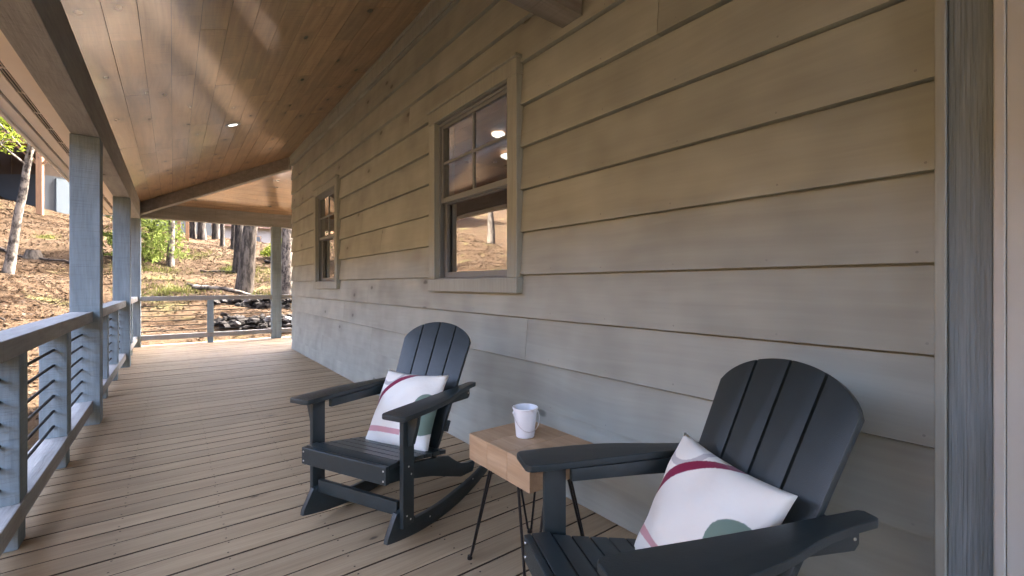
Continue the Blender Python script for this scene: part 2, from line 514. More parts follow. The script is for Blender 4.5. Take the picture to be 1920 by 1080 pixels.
def warp(n, near, far, c):
    t = np.linspace(-1, 1, n)
    return c + near * t + (far - near) * np.sign(t) * np.abs(t) ** 5
gx = warp(240, 30, 700, -2)
gy = warp(260, 34, 700, 20)
XX, YY = np.meshgrid(gx, gy)
ZZ = gz(XX, YY)
ZZ = ZZ + .015 * rng.normal(size=ZZ.shape) * (np.maximum(-XX - 1.5, YY - 13) > 0)
verts = np.stack([XX.ravel(), YY.ravel(), ZZ.ravel()], 1)
nxg, nyg = len(gx), len(gy)
ii = np.arange((nyg - 1) * (nxg - 1))
r0 = (ii // (nxg - 1)) * nxg + ii % (nxg - 1)
faces = np.stack([r0, r0 + 1, r0 + nxg + 1, r0 + nxg], 1)
me = bpy.data.meshes.new('hillside')
me.from_pydata(verts.tolist(), [], faces.tolist())
me.shade_smooth()
hill = obj('hillside', me, M['ground'])
hill['kind'] = 'structure'

# ------------------------------------------------------------------ deck
deck = obj('deck', None)
deck['kind'] = 'structure'
pitch, bw = .146, .1382
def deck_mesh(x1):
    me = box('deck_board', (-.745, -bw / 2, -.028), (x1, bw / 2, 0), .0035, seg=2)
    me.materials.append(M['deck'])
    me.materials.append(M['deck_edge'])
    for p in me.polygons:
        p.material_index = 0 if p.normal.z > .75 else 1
    return me
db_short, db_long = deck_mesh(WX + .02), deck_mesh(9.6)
y = Y0
while y < YF + .24:
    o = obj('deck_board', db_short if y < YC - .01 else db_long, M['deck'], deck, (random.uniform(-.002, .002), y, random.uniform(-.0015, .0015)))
    y += pitch
obj('rim_joist_light_skirt', box('rim_joist_light_skirt', (-.735, Y0, -1.6), (-.70, YF + .22, -.032), .002), M['timber_y'], deck)  # rim joists carried down to the ground to block light under the deck
obj('rim_joist_light_skirt', box('rim_joist_light_skirt_far', (-.70, YF + .19, -1.6), (9.6, YF + .225, -.032), .002), M['timber_x'], deck)
obj('rim_joist_light_skirt', box('rim_joist_light_skirt_near', (-.70, Y0 - .07, -1.6), (WX, Y0 - .04, -.032), .002), M['timber_x'], deck)
for k in range(7):
    obj('joist', box('joist', (-.70, -.02, -.27), (9.5 if k == 6 else WX, .02, -.031), 0), M['timber_x'], deck, (0, Y0 + .3 + k * 1.95, 0))
for yy in (1.9, 5.27, 8.6, 11.1):
    obj('pier', box('pier', (-.68, yy - .09, -1.6), (-.50, yy + .09, -.272), .004), M['timber'], deck)

def dots(name, pts, r, axis, mat, parent):
    """screw or nail heads, far too small and many to be picked apart"""
    vs, fs = [], []
    for p in pts:
        k = len(vs)
        for q in range(6):
            c, d = math.cos(q * math.tau / 6) * r, math.sin(q * math.tau / 6) * r
            vs.append((p[0] + c, p[1] + d, p[2]) if axis == 2 else (p[0], p[1] + c, p[2] + d))
        fs.append(tuple(range(k, k + 6)))
    me = bpy.data.meshes.new(name)
    me.from_pydata(vs, [], fs)
    o = obj(name, me, mat, parent)
    o['kind'] = 'stuff'
    return o
pts = []
y = Y0
while y < YF + .24:
    for x in (-.62, -.21, .2, .61, 1.02, 1.43):
        for d in (-.045, .045):
            pts.append((x + random.uniform(-.006, .006), y + d + random.uniform(-.006, .006), .0022))
    y += pitch
dots('screw_heads', pts, .0048, 2, M['deck_edge'], deck)

# ------------------------------------------------------------------ house with lap siding and windows
house = thing('cabin', 'grey brown lap sided cabin wall behind the rocking chairs', 'house')
EXPO = .269
ZB0 = 1.259 - 4 * EXPO
WINS = [(2.20, 3.41), (6.08, 7.29)]
WZ0, WZ1 = 1.147, 2.655
CW = .098
def opening(w):
    return (w[0] + .07, w[1] - .07, WZ0 + .075, WZ1 - .085)
def siding_course(zb, zt, ya, yb, z_ref):
    """rectangles of one board with the window openings taken out"""
    rects = [(ya, yb, zb, zt)]
    for w in WINS:
        o0, o1, oz0, oz1 = opening(w)
        new = []
        for (a, b_, c, d) in rects:
            if b_ <= o0 or a >= o1 or d <= oz0 or c >= oz1:
                new.append((a, b_, c, d))
                continue
            if a < o0:
                new.append((a, o0, c, d))
            if b_ > o1:
                new.append((o1, b_, c, d))
            m0, m1 = max(a, o0), min(b_, o1)
            if c < oz0:
                new.append((m0, m1, c, oz0))
            if d > oz1:
                new.append((m0, m1, oz1, d))
        rects = new
    return rects
def split_groups(rects):
    """rectangles that touch belong to the same board"""
    groups = []
    for r in sorted(rects):
        for g in groups:
            if any(abs(q[1] - r[0]) < 1e-6 for q in g) or any(abs(q[0] - r[0]) < 1e-6 for q in g):
                g.append(r)
                break
        else:
            groups.append([r])
    return groups
joints = {3: [2.153, 5.9], 11: [5.55], 0: [4.4], 1: [3.3, 7.0], 2: [4.9], 4: [5.0], 6: [4.6, 8.2], 8: [], 9: [1.2, 7.9], 10: [3.9], 12: [2.6, 7.0], 5: [8.3], 7: [5.2]}
YA = .272
def siding_mesh(rects, zb):
    bm = bmesh.new()
    for (a, b_, c, d) in rects:
        def xo(z):
            return 1.748 + .025 * (z - zb) / EXPO
        v = [bm.verts.new(p) for p in ((xo(c), a, c), (xo(c), b_, c), (xo(d), b_, d), (xo(d), a, d), (1.785, a, c), (1.785, b_, c), (1.785, b_, d), (1.785, a, d))]
        for f in ((0, 1, 2, 3), (5, 4, 7, 6), (0, 4, 5, 1), (3, 2, 6, 7), (1, 5, 6, 2), (0, 3, 7, 4)):
            bm.faces.new([v[i] for i in f])
    return finish(bm, 'siding_board')
for k in range(-1, 13):
    zb = ZB0 + k * EXPO
    zt = zb + EXPO - .0015
    lo = max(zb + .007, .006)      # shadow gap under each lap
    hi = min(zt, ceil_z(WX) + .05)
    if hi <= lo:
        continue
    cuts = [YA] + joints.get(k + 1, []) + [YC - random.uniform(0, .006)]
    for a, b_ in zip(cuts, cuts[1:]):
        for g in split_groups(siding_course(lo, hi, a + .0012, b_ - .0012, zb)):
            obj('siding_board', siding_mesh(g, zb), M['siding'], house)
pts = []
for k in range(-1, 12):
    zb = ZB0 + k * EXPO
    y = YA + .035
    while y < YC:
        z = zb + .035 + random.uniform(-.006, .006)
        if z > .02 and not any(w[0] - .02 < y < w[1] + .02 and WZ0 - .02 < z < WZ1 + .02 for w in WINS):
            pts.append((1.748 + .025 * (z - zb) / EXPO - .0008, y + random.uniform(-.02, .02), z))
        y += .405
dots('nail_heads', pts, .0042, 0, M['nail'], house)
# frieze under the ceiling, trim at the door
fz = ceil_z(WX)
obj('frieze_board', box('frieze_board', (1.728, .3, fz - .17), (1.748, YC - .01, fz - .012), .003), M['trim'], house)
obj('frieze_moulding', box('frieze_moulding', (1.716, .3, fz - .05), (1.7275, YC - .01, fz - .008), .004, seg=2), M['trim'], house)
obj('corner_batten', box('corner_batten', (1.722, .2465, .006), (1.79, .271, fz), .004, seg=2), M['trim'], house)
obj('door_trim_board', box('door_trim_board', (1.741, .1585, .006), (1.79, .2450, fz), .003, seg=2), M['rough_trim'], house)
obj('door_casing', box('door_casing', (1.729, .135, .006), (1.79, .1575, fz), .004, seg=2), M['cream'], house)
obj('door_casing', box('door_casing_inner', (1.736, .02, .006), (1.79, .134, fz), .004, seg=2), M['cream'], house)
obj('door', box('door', (1.75, -.95, .02), (1.79, .018, 2.1), .004), M['cream'], house)
obj('door_header', box('door_header', (1.745, -.95, 2.11), (1.79, .018, fz), .004), M['cream'], house)
obj('siding_panel', box('siding_panel', (1.752, Y0, .006), (1.785, -.953, fz), .0), M['siding'], house)
# wall core with the two openings, room behind, main roof
core = []
ys = [Y0 - .0]
for w in WINS:
    o = opening(w)
    ys += [o[0], o[1]]
ys.append(YC - .012)
for i in range(0, len(ys) - 1, 2):
    core.append(((1.786, ys[i], -.3), (1.93, ys[i + 1], 4.2)))
for w in WINS:
    o = opening(w)
    core.append(((1.786, o[0], -.3), (1.93, o[1], o[2])))
    core.append(((1.786, o[0], o[3]), (1.93, o[1], 4.2)))
obj('wall_core', boxes('wall_core', core), M['trim'], house)
obj('end_wall', box('end_wall', (1.931, YC - .15, -1.3), (9.6, YC - .013, 5.0), 0), M['siding'], house)
obj('back_wall', box('back_wall', (9.45, Y0 - 7, -1.3), (9.6, YC - .151, 4.2), 0), M['siding'], house)
obj('end_wall', box('near_end_wall', (1.786, Y0 - 7.15, -1.3), (9.6, Y0 - 7.001, 5.0), 0), M['siding'], house)
obj('side_wall', box('side_wall', (1.786, Y0 - 7, -1.3), (1.93, Y0 - .001, 4.2), 0), M['siding'], house)
obj('light_block_wall', box('light_block_side_wall', (-.69, Y0 - .09, .002), (-.55, -.2, BZ - .004), 0), M['siding'], house)  # added unseen wall, keeps near-left light off the siding and chairs
obj('interior_floor', box('interior_floor', (1.931, Y0, -.1), (9.44, YC - .16, .02), 0), M['room_wood'], house)
obj('interior_wall', box('interior_wall', (5.2, 1.0, .021), (5.3, YC - .17, 2.7), 0), M['maroon'], house)
obj('interior_wall', box('interior_cross_wall', (1.94, 8.0, .021), (5.19, 8.1, 2.7), 0), M['maroon'], house)
obj('interior_wall', box('interior_near_wall', (1.94, 1.0, .021), (5.19, 1.1, 2.7), 0), M['room_wood'], house)
obj('interior_wall', box('interior_middle_wall', (1.94, 4.6, .021), (4.0, 4.7, 2.7), 0), M['maroon'], house)
obj('interior_ceiling', box('interior_ceiling', (1.94, 1.0, 2.72), (5.3, 8.1, 2.78), 0), M['room_wood'], house)
for lx, ly, r in ((2.58, 3.60, .045), (4.2, 3.0, .09), (3.6, 6.2, .09)):
    obj('interior_lamp', lathe('interior_lamp', [(0, .0), (r, .0), (r + .02, .012), (r + .02, .03), (0, .03)], 20), M['lamp_room'], house, (lx, ly, 2.685))
pend = obj('pendant_lamp', lathe('pendant_lamp', [(0, .09), (.05, .095), (.075, .11), (.08, .125), (.05, .14), (.02, .15), (0, .15)], 24), M['lamp_room'], house, (3.05, 4.07, 2.56))
obj('pendant_cord', tube('pendant_cord', [(0, 0, .15), (0, 0, .158)], .03, 8), M['iron'], house, (3.05, 4.07, 2.56))

jm = {}
def window(w):
    y0, y1 = w
    a, b_ = y0 + CW, y1 - CW            # glazed opening
    c, d = WZ0 + CW + .01, WZ1 - .12
    win = obj('window', boxes('window', [((1.742, a - .018, c), (1.85, a, d)), ((1.742, b_, c), (1.85, b_ + .018, d)),
                                        ((1.742, a - .018, d), (1.85, b_ + .018, d + .018)), ((1.742, a - .018, c - .018), (1.85, b_ + .018, c))]), M['sash'], house)
    T = M['trim']
    obj('casing_board', box('casing_board', (1.718, y0, WZ0 + CW), (1.776, a + .004, WZ1 - .117), .003), T, win)
    obj('casing_board', box('casing_board', (1.718, b_ - .004, WZ0 + CW), (1.776, y1, WZ1 - .117), .003), T, win)
    obj('casing_board', box('casing_head', (1.716, y0 - .001, WZ1 - .116), (1.776, y1 + .001, WZ1 - .016), .003), T, win)
    obj('casing_board', box('casing_sill', (1.716, y0 - .001, WZ0), (1.776, y1 + .001, WZ0 + CW - .001), .003), T, win)
    obj('drip_cap', box('drip_cap', (1.700, y0 - .012, WZ1 - .0150), (1.776, y1 + .012, WZ1 + .006), .002), T, win)
    obj('stop_bead', boxes('stop_bead', [((1.762, a + .001, c + .001), (1.774, a + .022, d - .001)), ((1.762, b_ - .022, c + .001), (1.774, b_ - .001, d - .001)),
                                        ((1.762, a + .0225, d - .022), (1.774, b_ - .0225, d - .001))], .002), M['sash'], win)
    zm = (c + d) / 2
    def sash(x0, zlo, zhi, fw):
        ya, yb = a + .006, b_ - .006
        obj('sash', boxes('sash', [((x0, ya, zlo), (x0 + .032, ya + fw, zhi)), ((x0, yb - fw, zlo), (x0 + .032, yb, zhi)),
                                   ((x0, ya + fw + .0002, zhi - fw), (x0 + .032, yb - fw - .0002, zhi)), ((x0, ya + fw + .0002, zlo), (x0 + .032, yb - fw - .0002, zlo + fw))], .002), M['sash'], win)
        return ya + fw, yb - fw, zlo + fw, zhi - fw
    q = sash(1.777, zm - .02, d - .004, .042)
    ym, zq = (q[0] + q[1]) / 2, (q[2] + q[3]) / 2
    obj('muntin', box('muntin', (1.781, ym - .011, q[2]), (1.803, ym + .011, q[3]), .002), M['sash'], win)
    obj('muntin', box('muntin', (1.7815, q[0], zq - .011), (1.8035, ym - .0112, zq + .011), .002), M['sash'], win)
    obj('muntin', box('muntin', (1.7815, ym + .0112, zq - .011), (1.8035, q[1], zq + .011), .002), M['sash'], win)
    for (p0, p1) in ((q[0], ym), (ym, q[1])):
        for (s0, s1) in ((q[2], zq), (zq, q[3])):
            obj('pane', box('pane', (1.790, p0 + .004, s0 + .004), (1.794, p1 - .004, s1 - .004), 0), M['glass'], win)
    q = sash(1.811, c + .004, zm + .02, .046)
    obj('pane', box('pane', (1.826, q[0] - .003, q[2] - .003), (1.830, q[1] + .003, q[3] + .003), 0), M['glass'], win)
    return win
for w in WINS:
    window(w)

# main house roof (shades the porch from the sun)
def quadprism(name, pts, th):
    bm = bmesh.new()
    lo = [bm.verts.new(p) for p in pts]
    hi = [bm.verts.new((p[0], p[1], p[2] + th)) for p in pts]
    n = len(pts)
    bm.faces.new(lo[::-1])
    bm.faces.new(hi)
    for i in range(n):
        j = (i + 1) % n
        bm.faces.new((lo[i], lo[j], hi[j], hi[i]))
    return finish(bm, name)
yr0 = Y0 - 7.5
obj('roof', quadprism('roof_slope', [(1.7, yr0, 3.92), (5.7, yr0, 6.1), (5.7, YC + .2, 6.1), (1.7, YC + .2, 3.92)], .2), M['roof'], house)
obj('roof', quadprism('roof_slope_back', [(5.7, yr0, 6.1), (10.2, yr0, 3.7), (10.2, YC + .2, 3.7), (5.7, YC + .2, 6.1)], .2), M['roof'], house)
obj('gable', quadprism('gable', [(1.8, YC - .1, 4.2), (9.5, YC - .1, 4.2), (9.5, YC - .02, 4.2), (1.8, YC - .02, 4.2)], .9), M['siding'], house)

# ------------------------------------------------------------------ porch roof, soffit, ceiling boards
proof = thing('porch_roof', 'sloping porch roof with pale vented soffit along the eave', 'roof')
e0, e1 = -1.12, 11.66
YG = Y0                    # near end of the porch, left open
zt = .035
roof_pts = [(e0, YG, ceil_z(e0) + zt), (WX, YG, ceil_z(WX) + zt), (WX, YC, ceil_z(WX) + zt), (e0, hip_y(e0), ceil_z(e0) + zt)]
obj('roof_deck', quadprism('roof_deck', roof_pts, .14), M['roof'], proof)
obj('roof_deck', quadprism('roof_deck_far', [(e0, hip_y(e0), far_z(hip_y(e0)) + zt), (WX, YC, far_z(YC) + zt), (10.0, YC, far_z(YC) + zt), (10.0, hip_y(e0), far_z(hip_y(e0)) + zt)], .14), M['roof'], proof)
SZ = 2.60
S = M['soffit']
yb0, yb1 = YG, 11.66
obj('soffit_board', box('soffit_board', (-.860, yb0, SZ), (-.687, yb1, SZ + .012), .001), S, proof)
obj('soffit_board', box('soffit_board', (-.990, yb0, SZ), (-.905, yb1, SZ + .012), .001), S, proof)
obj('vent_backing', box('vent_backing', (-.903, yb0, SZ + .014), (-.862, yb1, SZ + .026), 0), M['dark'], proof)
obj('vent_strip', boxes('vent_strip', [((-.8745, yb0, SZ + .003), (-.8715, yb1, SZ + .011)), ((-.8925, yb0, SZ + .003), (-.8905, yb1, SZ + .011))]), S, proof)
rib = box('vent_rib', (-.904, -.008, SZ + .004), (-.861, .008, SZ + .0105), 0)
yy = yb0 + .2
while yy < yb1:
    obj('vent_rib', rib, S, proof, (0, yy, 0))
    yy += .48
obj('fascia_backer', box('fascia_backer', (-1.004, yb0, SZ + .016), (-.991, yb1, SZ + .03), 0), M['dark'], proof)
obj('sub_fascia', box('sub_fascia', (-1.085, yb0, SZ - .012), (-1.004, yb1, SZ + .10), .003), S, proof)
obj('fascia', box('fascia', (-1.112, yb0, SZ - .035), (-1.086, yb1, SZ + .17), .003), S, proof)
obj('soffit_board', box('soffit_far', (-.685, YF + .19, SZ), (10., 11.63, SZ + .012), .001), S, proof)
obj('fascia', box('fascia_far', (-1.085, 11.661, SZ - .035), (10., 11.69, SZ + .17), .003), S, proof)

ceiling = obj('porch_ceiling', None)
ceiling['kind'] = 'structure'
CP = .163
def hexa(name, pts, th):
    return quadprism(name, pts, th)
x = PX1
row = 0
while x < WX - .03:
    xa, xb = x + .0014, min(x + CP, WX - .005) - .0014
    yend = hip_y((xa + xb) / 2)
    cuts = [YG]
    yy = YG + random.uniform(.3, 1.6)
    while yy < yend - .7:
        cuts.append(yy)
        yy += random.uniform(.9, 2.3)
    cuts.append(None)
    for a, b_ in zip(cuts, cuts[1:]):
        if b_ is None:
            p = [(xa, a + .001, ceil_z(xa)), (xb, a + .001, ceil_z(xb)), (xb, hip_y(xb), ceil_z(xb)), (xa, hip_y(xa), ceil_z(xa))]
        else:
            p = [(xa, a + .001, ceil_z(xa)), (xb, a + .001, ceil_z(xb)), (xb, b_ - .001, ceil_z(xb)), (xa, b_ - .001, ceil_z(xa))]
        dz = random.uniform(-.0012, .0012)
        p = [(q[0], q[1], q[2] + dz) for q in p]
        obj('ceiling_board', hexa('ceiling_board', p, .016), M['ceil'], ceiling)
    x += CP
    row += 1
def hip_x(y):
    return -.5 + (YF - y) / (YF - YC) * (WX + .5)
y = YF
while y > YC + .03:
    ya, yb = y - .0011, max(y - CP, YC + .004) + .0011
    cuts = [None, random.uniform(2.2, 3.2), 4.6, 7.2, 10.0] if hip_x(yb) < 1.9 else [None, 6.0, 10.0]
    for a, b_ in zip(cuts, cuts[1:]):
        xa0 = hip_x(ya) if a is None else a + .001
        xa1 = hip_x(yb) if a is None else a + .001
        p = [(xa0, ya, far_z(ya)), (b_ - .001, ya, far_z(ya)), (b_ - .001, yb, far_z(yb)), (xa1, yb, far_z(yb))]
        obj('ceiling_board', hexa('ceiling_board', p, .016), M['ceil_x'], ceiling)
    y -= CP

# ------------------------------------------------------------------ beams, rafters, posts
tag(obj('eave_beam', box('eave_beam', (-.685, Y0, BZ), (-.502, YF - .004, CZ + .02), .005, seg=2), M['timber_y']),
    'long grey timber beam carried by the posts along the open side', 'beam')
tag(obj('end_beam', box('end_beam', (-.685, YF, BZ + .03), (10.0, YF + .18, CZ + .03), .005, seg=2), M['timber_x']),
    'grey timber beam over the far railing', 'beam')
hp0, hp1 = Vector((WX - .03, YC + .02, ceil_z(WX) - .005)), Vector((-.49, YF - .01, CZ + .005))
dv = hp1 - hp0
side = Vector((dv.y, -dv.x, 0)).normalized() * .045
bm = bmesh.new()
vv = []
for p in (hp0, hp1):
    for sg in (-1, 1):
        for zz in (-.235, .0):
            vv.append(bm.verts.new(p + side * sg + Vector((0, 0, zz))))
for f in ((0, 1, 3, 2), (4, 6, 7, 5), (0, 2, 6, 4), (1, 5, 7, 3), (0, 4, 5, 1), (2, 3, 7, 6)):
    bm.faces.new([vv[i] for i in f])
tag(obj('hip_rafter', finish(bm, 'hip_rafter'), M['timber_x']), 'dark diagonal hip rafter running down from the house corner', 'rafter')
tag(obj('tie_beam', box('tie_beam', (-.50, 1.664, 2.65), (1.749, 1.815, 2.87), .005, seg=2), M['timber_x']),
    'short grey tie beam meeting the siding above the nearer window', 'beam')

POSTS = [(1.83, None), (5.18, 'nearest thick grey timber post on the open side'), (8.5, 'second thick grey timber post along the open side'),
         (11.1, 'grey corner post where the two railings meet')]
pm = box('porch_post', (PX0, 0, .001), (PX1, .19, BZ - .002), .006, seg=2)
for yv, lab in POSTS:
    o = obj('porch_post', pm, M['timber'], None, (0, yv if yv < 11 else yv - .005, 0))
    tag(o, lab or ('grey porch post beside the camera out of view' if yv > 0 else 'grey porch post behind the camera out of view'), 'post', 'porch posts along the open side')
pm2 = box('porch_post_far', (0, 0, .001), (.19, .185, BZ + .028), .006, seg=2)
o = obj('porch_post', pm2, M['timber'], None, (1.75, YF - .002, 0))
tag(o, 'grey post of the far railing beside the house corner', 'post', 'porch posts along the open side')
o = obj('porch_post', pm2, M['timber'], None, (4.9, YF - .002, 0))
tag(o, 'grey post of the far railing hidden behind the house', 'post', 'porch posts along the open side')

# ------------------------------------------------------------------ railings
RX0, RX1 = -.685, -.545
RZ0, RZ1 = .885, .972
LZ0, LZ1 = .118, .210
def railing(a, b_, label, mids, along='y', wid=.14):
    """timber rails, short posts and six black rods between a and b_"""
    r = thing('porch_railing', label, 'railing', (0, 0, 0), 0., 'porch railings')
    if along == 'y':
        f = lambda u, v, z: (v, u, z)
        mat = M['timber_y']
        v0, v1 = RX0, RX1
    else:
        f = lambda u, v, z: (u, v, z)
        mat = M['timber_x']
        v0, v1 = YF + .02, YF + .14
    def bx(nm, u0, u1, w0, w1, z0, z1, bev=.005):
        p, q = f(u0, w0, z0), f(u1, w1, z1)
        return box(nm, tuple(map(min, p, q)), tuple(map(max, p, q)), bev, seg=2)
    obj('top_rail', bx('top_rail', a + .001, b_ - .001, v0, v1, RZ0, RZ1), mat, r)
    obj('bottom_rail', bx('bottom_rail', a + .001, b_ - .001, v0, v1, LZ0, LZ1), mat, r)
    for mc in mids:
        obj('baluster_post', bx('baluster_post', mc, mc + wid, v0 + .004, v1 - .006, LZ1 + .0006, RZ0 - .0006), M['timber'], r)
        obj('baluster_foot', bx('baluster_foot', mc + .005, mc + wid - .005, v0 + .012, v1 - .012, .0015, LZ0 - .0006), M['timber'], r)
    ends = [a] + [m for mc in mids for m in (mc, mc + wid)] + [b_]
    vc = (v0 + v1) / 2
    for i in range(0, len(ends), 2):
        for k in range(6):
            z = .285 + .0985 * k
            obj('rod', tube('rod', [f(ends[i] + .0005, vc, z), f(ends[i + 1] - .0005, vc, z)], .0085, 8), M['rod'], r)
    return r
railing(2.02, 5.18, 'nearest stretch of railing at the left edge with black rods', [2.94, 4.07])
railing(5.37, 8.5, 'middle stretch of railing between the two thick posts', [6.3, 7.4])
railing(8.69, 11.095, 'last stretch of side railing before the corner post', [9.85])
railing(-.50, 1.75, 'far railing facing the hillside below the end beam', [.56], 'x', .11)
railing(1.94, 4.9, 'short visible end of railing right of the far post', [3.4], 'x', .11)

# ------------------------------------------------------------------ recessed lights
def downlight(x, y, label):
    t = thing('recessed_light', label, 'light', (x, y, ceil_z(x) - .002), 0, 'recessed ceiling lights')
    t.rotation_euler = (0, -math.atan(CS), 0)
    obj('trim_ring', lathe('trim_ring', [(.052, .0), (.058, -.006), (.082, -.004), (.086, .0), (.086, .002), (.052, .002)], 28), M['sash'], t)
    obj('lens', lathe('lens', [(0, -.0015), (.045, -.001), (.0515, .001), (.0515, .0018), (0, .0018)], 24), M['lamp'], t)
downlight(.585, 6.43, 'round lit recessed light in the wooden porch ceiling')

# ------------------------------------------------------------------ rocking chairs
def ch(s, w, z):
    return Vector((.42 - s, w, z))       # chair: +x forward, origin under the seat
CHM = {}
def chair_meshes():
    D = {}
    # rockers
    def zb(s):
        return (s - .43) ** 2 / (2 * 1.5)
    pts = [(s, zb(s)) for s in np.linspace(0, .87, 24)]
    top = [(s, zb(s) + .075 - .02 * max(0, (s - .55) / .32)) for s in np.linspace(.865, .19, 18)]
    outline = pts + top + [(.165, .135), (.15, .168), (.06, .172), (.004, .085)]
    for sg in (-1, 1):
        w0, w1 = sorted((sg * .259, sg * .283))
        D['rocker', sg] = prism('rocker', outline, w0, w1, lambda a, b, t: ch(a, t, b), .003)
    leg = [(.075, .10), (.15, .10), (.15, .606), (.075, .606)]
    for sg in (-1, 1):
        w0, w1 = sorted((sg * .284, sg * .307))
        D['leg', sg] = prism('leg', leg, w0, w1, lambda a, b, t: ch(a, t, b), .003)
        br = [(.308, .606), (.368, .606), (.362, .57), (.335, .475), (.308, .462)]
        D['arm_bracket', sg] = prism('arm_bracket', br, .101, .124, lambda a, b, t: ch(t, sg * a, b), .002)
        w0, w1 = sorted((sg * .236, sg * .2585))
        rail = [(.151, .606), (.705, .606), (.705, .560), (.69, .545), (.40, .560), (.151, .566)]
        D['arm_rail', sg] = prism('arm_rail', rail, w0, w1, lambda a, b, t: ch(a, t, b), .003)
        outer = [(.0, .357), (.008, .368), (.02, .374), (.10, .377), (.22, .376), (.30, .370), (.37, .357), (.44, .338), (.51, .317), (.58, .301), (.66, .289), (.73, .283)]
        inner = [(.742, .276), (.744, .242), (.73, .232), (.60, .234), (.45, .238), (.25, .238), (.10, .236), (.02, .238), (.006, .245), (.0, .256)]
        arm = [(a, sg * b) for a, b in outer + inner]
        D['arm', sg] = prism('arm', arm, .607, .630, lambda a, b, t: ch(a, b, t), .005, 3)
        st = [(.026, .374), (.08, .372), (.2, .345), (.33, .318), (.45, .292), (.50, .276), (.56, .232), (.62, .195), (.69, .172), (.745, .165),
              (.765, .145), (.74, .105), (.62, .118), (.50, .165), (.35, .225), (.2, .27), (.1, .298), (.026, .312)]
        w0, w1 = sorted((sg * .234, sg * .257))
        D['side_stringer', sg] = prism('side_stringer', st, w0, w1, lambda a, b, t: ch(a, t, b), .003)
    D['apron'] = prism('apron', [(-.272, .318), (.272, .318), (.272, .398), (-.272, .398)], 0, .024, lambda a, b, t: ch(t, a, b), .004, 3)
    D['front_stretcher'] = prism('front_stretcher', [(-.2588, .145), (.2588, .145), (.2588, .208), (-.2588, .208)], .085, .108, lambda a, b, t: ch(t, a, b), .003)
    # seat slats following the dished stringers
    def zt(s):
        return .398 - .20 * max(0, s - .08) - .10 * max(0, s - .08) * max(0, .3 - s)
    edges = [(.0255, .086, .272), (.093, .152, .2575), (.159, .218, .2575), (.225, .284, .2575), (.291, .350, .2575), (.357, .416, .2575), (.423, .470, .2575)]
    for i, (a, b, hw) in enumerate(edges):
        za, zb_ = zt(a), zt(b)
        pr = [(a, za - .021), (b, zb_ - .021), (b, zb_), (a, za)]
        if i == 0:
            pr = [(a, .377), (b, .375), (b, .397), (a + .006, .400), (a, .3985)]
        D['seat_slat', i] = prism('seat_slat', pr, -hw, hw, lambda p, q, t: ch(p, t, q), .003)
    # fan back
    b0, b1 = Vector((.478, .335)), Vector((.785, .965))
    L = (b1 - b0).length
    e = (b1 - b0) / L
    nrm = Vector((-e.y, e.x))           # towards the sitter
    def bk(w, q, t):
        p = b0 + e * q + nrm * t
        return ch(p.x, w, p.y)
    wb = np.linspace(-.205, .205, 5)
    wt = np.linspace(-.248, .248, 5)
    def qtop(w):
        r = .252
        return L - .155 * (1 - math.sqrt(max(0, 1 - (min(abs(w), .248) / r) ** 2)))
    qs = L - .10
    for i in range(4):
        g = .0042
        l0, l1 = wb[i] + g, wt[i] + g
        r0, r1 = wb[i + 1] - g, wt[i + 1] - g
        pts = [(l0, -.07), (r0, -.07)]
        arc = [(w, qtop(w)) for w in np.linspace(r1, l1, 9)]
        D['back_slat', i] = prism('back_slat', pts + arc, -.011, .011, bk, .004, 2)
    D['back_brace', 0] = prism('back_brace', [(-.233, .27), (.233, .27), (.233, .33), (-.233, .33)], -.034, -.0115, bk, .003)
    D['back_brace', 1] = prism('back_brace', [(-.222, .075), (.222, .075), (.222, .135), (-.222, .135)], -.034, -.0115, bk, .003)
    D['back_brace', 2] = prism('back_brace', [(-.15, .55), (.15, .55), (.15, .60), (-.15, .60)], -.034, -.0115, bk, .003)
    D['screw'] = lathe('screw', [(0, .0022), (.0035, .0018), (.0045, 0), (0, 0)], 10)
    return D
CHM = chair_meshes()
def rocking_chair(loc, rz, label):
    c = thing('rocking_chair', label, 'rocking chair', loc, rz, 'rocking chairs on the deck')
    for key, me in CHM.items():
        if key == 'screw':
            continue
        nm = key if isinstance(key, str) else key[0]
        o = obj(nm, me, M['hdpe'], c)
        if nm == 'leg':
            sg = key[1]
            rx = (rad(-90) if sg > 0 else rad(90), 0, 0)
            for s, z in ((.095, .588), (.13, .588), (.112, .37), (.13, .33), (.10, .15), (.125, .125)):
                obj('screw', CHM['screw'], M['screw'], o, ch(s, sg * .3072, z), rx)
        if nm == 'arm_rail':
            sg = key[1]
            obj('screw', CHM['screw'], M['screw'], o, ch(.69, sg * .2586, .575), (rad(-90) if sg > 0 else rad(90), 0, 0))
        if nm == 'rocker':
            sg = key[1]
            for s, z in ((.30, .05), (.70, .08)):
                obj('screw', CHM['screw'], M['screw'], o, ch(s, sg * .2832, z), (rad(-90) if sg > 0 else rad(90), 0, 0))
        if nm == 'apron':
            for w in (-.258, .258):
                for z in (.335, .38):
                    obj('screw', CHM['screw'], M['screw'], o, ch(-.0002, w, z), (0, rad(90), 0))
    return c
A1, A2 = rad(205.6), rad(157.7)
F1, F2 = Vector((.62, 2.12, 0)), Vector((.79, .853, 0))
def centre(Fr, a):
    return Fr - Vector((math.cos(a), math.sin(a), 0)) * .42
rocking_chair(centre(F1, A1), A1, 'charcoal rocking chair farther from the camera, left of the side table')
rocking_chair(centre(F2, A2), A2, 'charcoal rocking chair cut off at the bottom right')

